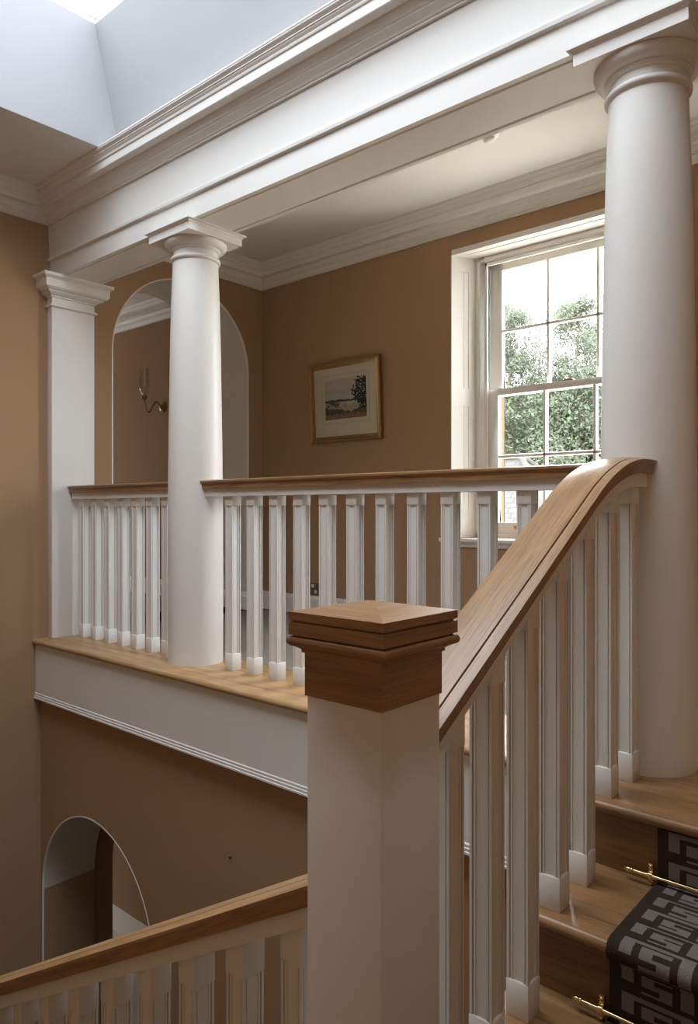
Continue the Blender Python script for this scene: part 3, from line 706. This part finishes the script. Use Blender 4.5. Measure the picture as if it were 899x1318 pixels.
# ------------------------------------------------------------------ outside
mb = MB(); mb.box(-70, 40, 4.6, 90, -4.0, -3.9); struct(mb.build('ground', M['gravel']))
def tree(name, label, base, H, crown, nleaf, leaf, mat, seed, lean=(0, 0), nb=46, lo=.22, nc=9):
    r = random.Random(seed); t = thing('tree', label, 'tree', base, 'trees beyond the window')
    bx, by, bz = base
    mb = MB(); top = Vector((bx+lean[0], by+lean[1], bz+H*.93)); B0 = Vector(base)
    trunk = [B0.lerp(top, i/10)+Vector((r.uniform(-.12, .12), r.uniform(-.12, .12), 0))*(i > 0) for i in range(11)]
    mb.tube(trunk, [.24*(1-.9*i/10) for i in range(11)], 9); mb.build('trunk', M['bark'], t)
    mbb = MB(); pts = []
    for k in range(nb):
        u = r.uniform(lo, .97); p = B0.lerp(top, u); a = r.uniform(0, 6.283)
        ln = crown(u)*r.uniform(.55, 1.0); e = p+Vector((math.cos(a)*ln, math.sin(a)*ln, ln*r.uniform(.15, .75)))
        mid = p.lerp(e, .5)+Vector((0, 0, -.08*ln))
        mbb.tube([p, mid, e], [.055*(1.1-u), .032*(1.1-u)+.008, .008], 5)
        for w in range(nc): pts.append((p.lerp(e, r.uniform(.35, 1.08)), .12*ln+.13 if nc < 9 else .16*ln+.16))
    mbb.build('branches', M['bark'], t)['kind'] = 'stuff'
    vs = []; fs = []
    for i in range(nleaf):
        c, s = pts[r.randrange(len(pts))]
        p = c+Vector((r.gauss(0, s), r.gauss(0, s), r.gauss(0, s*.8)-.15*s))
        d = Vector((r.gauss(0, 1), r.gauss(0, 1), r.gauss(0, 1))).normalized(); q = d.orthogonal().normalized()
        l = leaf*r.uniform(.6, 1.3); o = len(vs)
        vs += [tuple(p-d*l-B0), tuple(p+q*l*.5-B0), tuple(p+d*l-B0), tuple(p-q*l*.5-B0)]; fs.append((o, o+1, o+2, o+3))
    me = bpy.data.meshes.new('foliage'); me.from_pydata(vs, [], fs); me.materials.append(mat)
    o = bpy.data.objects.new('foliage', me); COL.objects.link(o); o.parent = t; o['kind'] = 'stuff'
tree('tree', 'slender pale tree seen through the left window panes', (-14.0, 25.2, -3.9), 13.9, lambda u: .40+2.7*(1-u)**.75, 26000, .06, M['leaf_a'], 3, (.2, 0), 84, .30, 4)
tree('tree', 'tall airy tree behind the middle window panes', (-11.2, 25.4, -3.9), 13.3, lambda u: .50+2.9*(1-u)**.75, 32000, .06, M['leaf_b'], 5, (.1, 0), 84, .28, 4)
tree('tree', 'dense dark green tree low behind the other trees outside', (-12.4, 29.0, -3.9), 10.6, lambda u: 4.2*math.sin(math.pi*min(1, max(.1, (u+.15)/1.15)))+.6, 62000, .095, M['leaf_c'], 11)
tree('tree', 'dense green tree right of the middle panes, low beyond the glass', (-8.6, 28.0, -3.9), 9.8, lambda u: 4.0*math.sin(math.pi*min(1, max(.1, (u+.15)/1.15)))+.6, 60000, .095, M['leaf_c'], 17)
tree('tree', 'bushy green tree at the far left edge of the window view', (-15.8, 29.5, -3.9), 10.2, lambda u: 3.6*math.sin(math.pi*min(1, max(.1, (u+.15)/1.15)))+.6, 42000, .095, M['leaf_c'], 23)
# neighbouring house: hipped stone-tiled roof
hs = thing('house', 'neighbouring house with grey tiled roof below the trees', 'house', (-9.0, 14.5, -3.9))
ex0, ex1, ey0, ey1, ze, zr = -11.9, -5.55, 12.4, 18.5, -.55, 2.03
r0, r1 = (-9.7, 15.45, zr), (-8.16, 15.45, zr)
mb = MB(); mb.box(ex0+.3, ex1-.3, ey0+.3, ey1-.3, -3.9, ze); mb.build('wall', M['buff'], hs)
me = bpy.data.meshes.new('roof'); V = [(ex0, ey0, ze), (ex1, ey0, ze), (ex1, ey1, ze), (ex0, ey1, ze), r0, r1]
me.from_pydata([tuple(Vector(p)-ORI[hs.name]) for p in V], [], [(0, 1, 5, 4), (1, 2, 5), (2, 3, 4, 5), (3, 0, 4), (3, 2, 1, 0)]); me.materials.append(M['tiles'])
uv = me.uv_layers.new(name='UVMap')
for p in me.polygons:
    n = Vector(p.normal)
    hdir = Vector((0, 0, 1)).cross(n); hdir = hdir.normalized() if hdir.length > 1e-4 else Vector((1, 0, 0)); vdir = n.cross(hdir)
    for li in p.loop_indices: q = me.vertices[me.loops[li].vertex_index].co; uv.data[li].uv = (q.dot(hdir), q.dot(vdir))
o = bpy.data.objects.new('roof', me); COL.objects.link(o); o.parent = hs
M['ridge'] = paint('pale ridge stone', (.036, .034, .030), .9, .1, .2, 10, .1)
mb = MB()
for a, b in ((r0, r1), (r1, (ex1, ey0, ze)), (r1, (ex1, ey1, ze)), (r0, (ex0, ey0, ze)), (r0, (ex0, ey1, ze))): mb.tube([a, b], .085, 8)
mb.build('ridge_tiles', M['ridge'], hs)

# ------------------------------------------------------------------ light
w = bpy.data.worlds.new('overcast sky'); SC.world = w; w.use_nodes = True; nt = w.node_tree
bg = nt.nodes['Background']; bg.inputs[1].default_value = 26
tc = nt.nodes.new('ShaderNodeTexCoord'); n = nt.nodes.new('ShaderNodeTexNoise'); n.inputs['Scale'].default_value = 2.2; n.inputs['Detail'].default_value = 4
nt.links.new(tc.outputs['Generated'], n.inputs['Vector'])
r = nt.nodes.new('ShaderNodeValToRGB'); r.color_ramp.elements[0].position = .3; r.color_ramp.elements[0].color = (.84, .92, 1.0, 1); r.color_ramp.elements[1].position = .7; r.color_ramp.elements[1].color = (1, 1, 1, 1)
nt.links.new(n.outputs['Fac'], r.inputs[0])
sp = nt.nodes.new('ShaderNodeSeparateXYZ'); nt.links.new(tc.outputs['Generated'], sp.inputs[0])      # overcast sky: three times brighter overhead than at the horizon
gr = nt.nodes.new('ShaderNodeMapRange'); gr.inputs[1].default_value = 0; gr.inputs[2].default_value = 1; gr.inputs[3].default_value = .40; gr.inputs[4].default_value = 1.0
nt.links.new(sp.outputs['Z'], gr.inputs[0])
mg = nt.nodes.new('ShaderNodeMix'); mg.data_type = 'RGBA'; mg.blend_type = 'MULTIPLY'; mg.inputs[0].default_value = 1
nt.links.new(r.outputs[0], mg.inputs[6]); nt.links.new(gr.outputs[0], mg.inputs[7]); nt.links.new(mg.outputs[2], bg.inputs[0])
def portal(name, loc, rot, sx, sy):
    l = bpy.data.lights.new(name, 'AREA'); l.shape = 'RECTANGLE'; l.size = sx; l.size_y = sy; l.cycles.is_portal = True
    o = bpy.data.objects.new(name, l); COL.objects.link(o); o.location = loc; o.rotation_euler = rot
portal('skylight_portal', ((WLX+WRX)/2, (WLY+2.047)/2, 3.47), (0, 0, 0), WRX-WLX, 2.047-WLY)
portal('window_portal', (-1.905, 4.50, 1.5), (math.radians(-90), 0, 0), 1.2, 1.85)

# ------------------------------------------------------------------ camera
cd = bpy.data.cameras.new('camera'); cam = bpy.data.objects.new('camera', cd); COL.objects.link(cam); SC.camera = cam
cam.location = (0, 0, .8); cam.rotation_euler = (math.radians(90), 0, math.radians(41.15))
cd.sensor_fit = 'AUTO'; cd.sensor_width = 36; cd.lens = 36*939.4/1318; cd.shift_y = -2.6/1318; cd.clip_start = .05; cd.clip_end = 300
SC.view_settings.view_transform = 'Standard'; SC.view_settings.look = 'None'; SC.view_settings.gamma = 1; SC.view_settings.exposure = 0.32
SC.view_settings.use_curve_mapping = False
SC.cycles.filter_width = 1.2
SC.cycles.use_adaptive_sampling = False
SC.cycles.use_denoising = True
SC.cycles.denoising_prefilter = 'ACCURATE'
SC.cycles.max_bounces = 14; SC.cycles.diffuse_bounces = 8; SC.cycles.transparent_max_bounces = 16
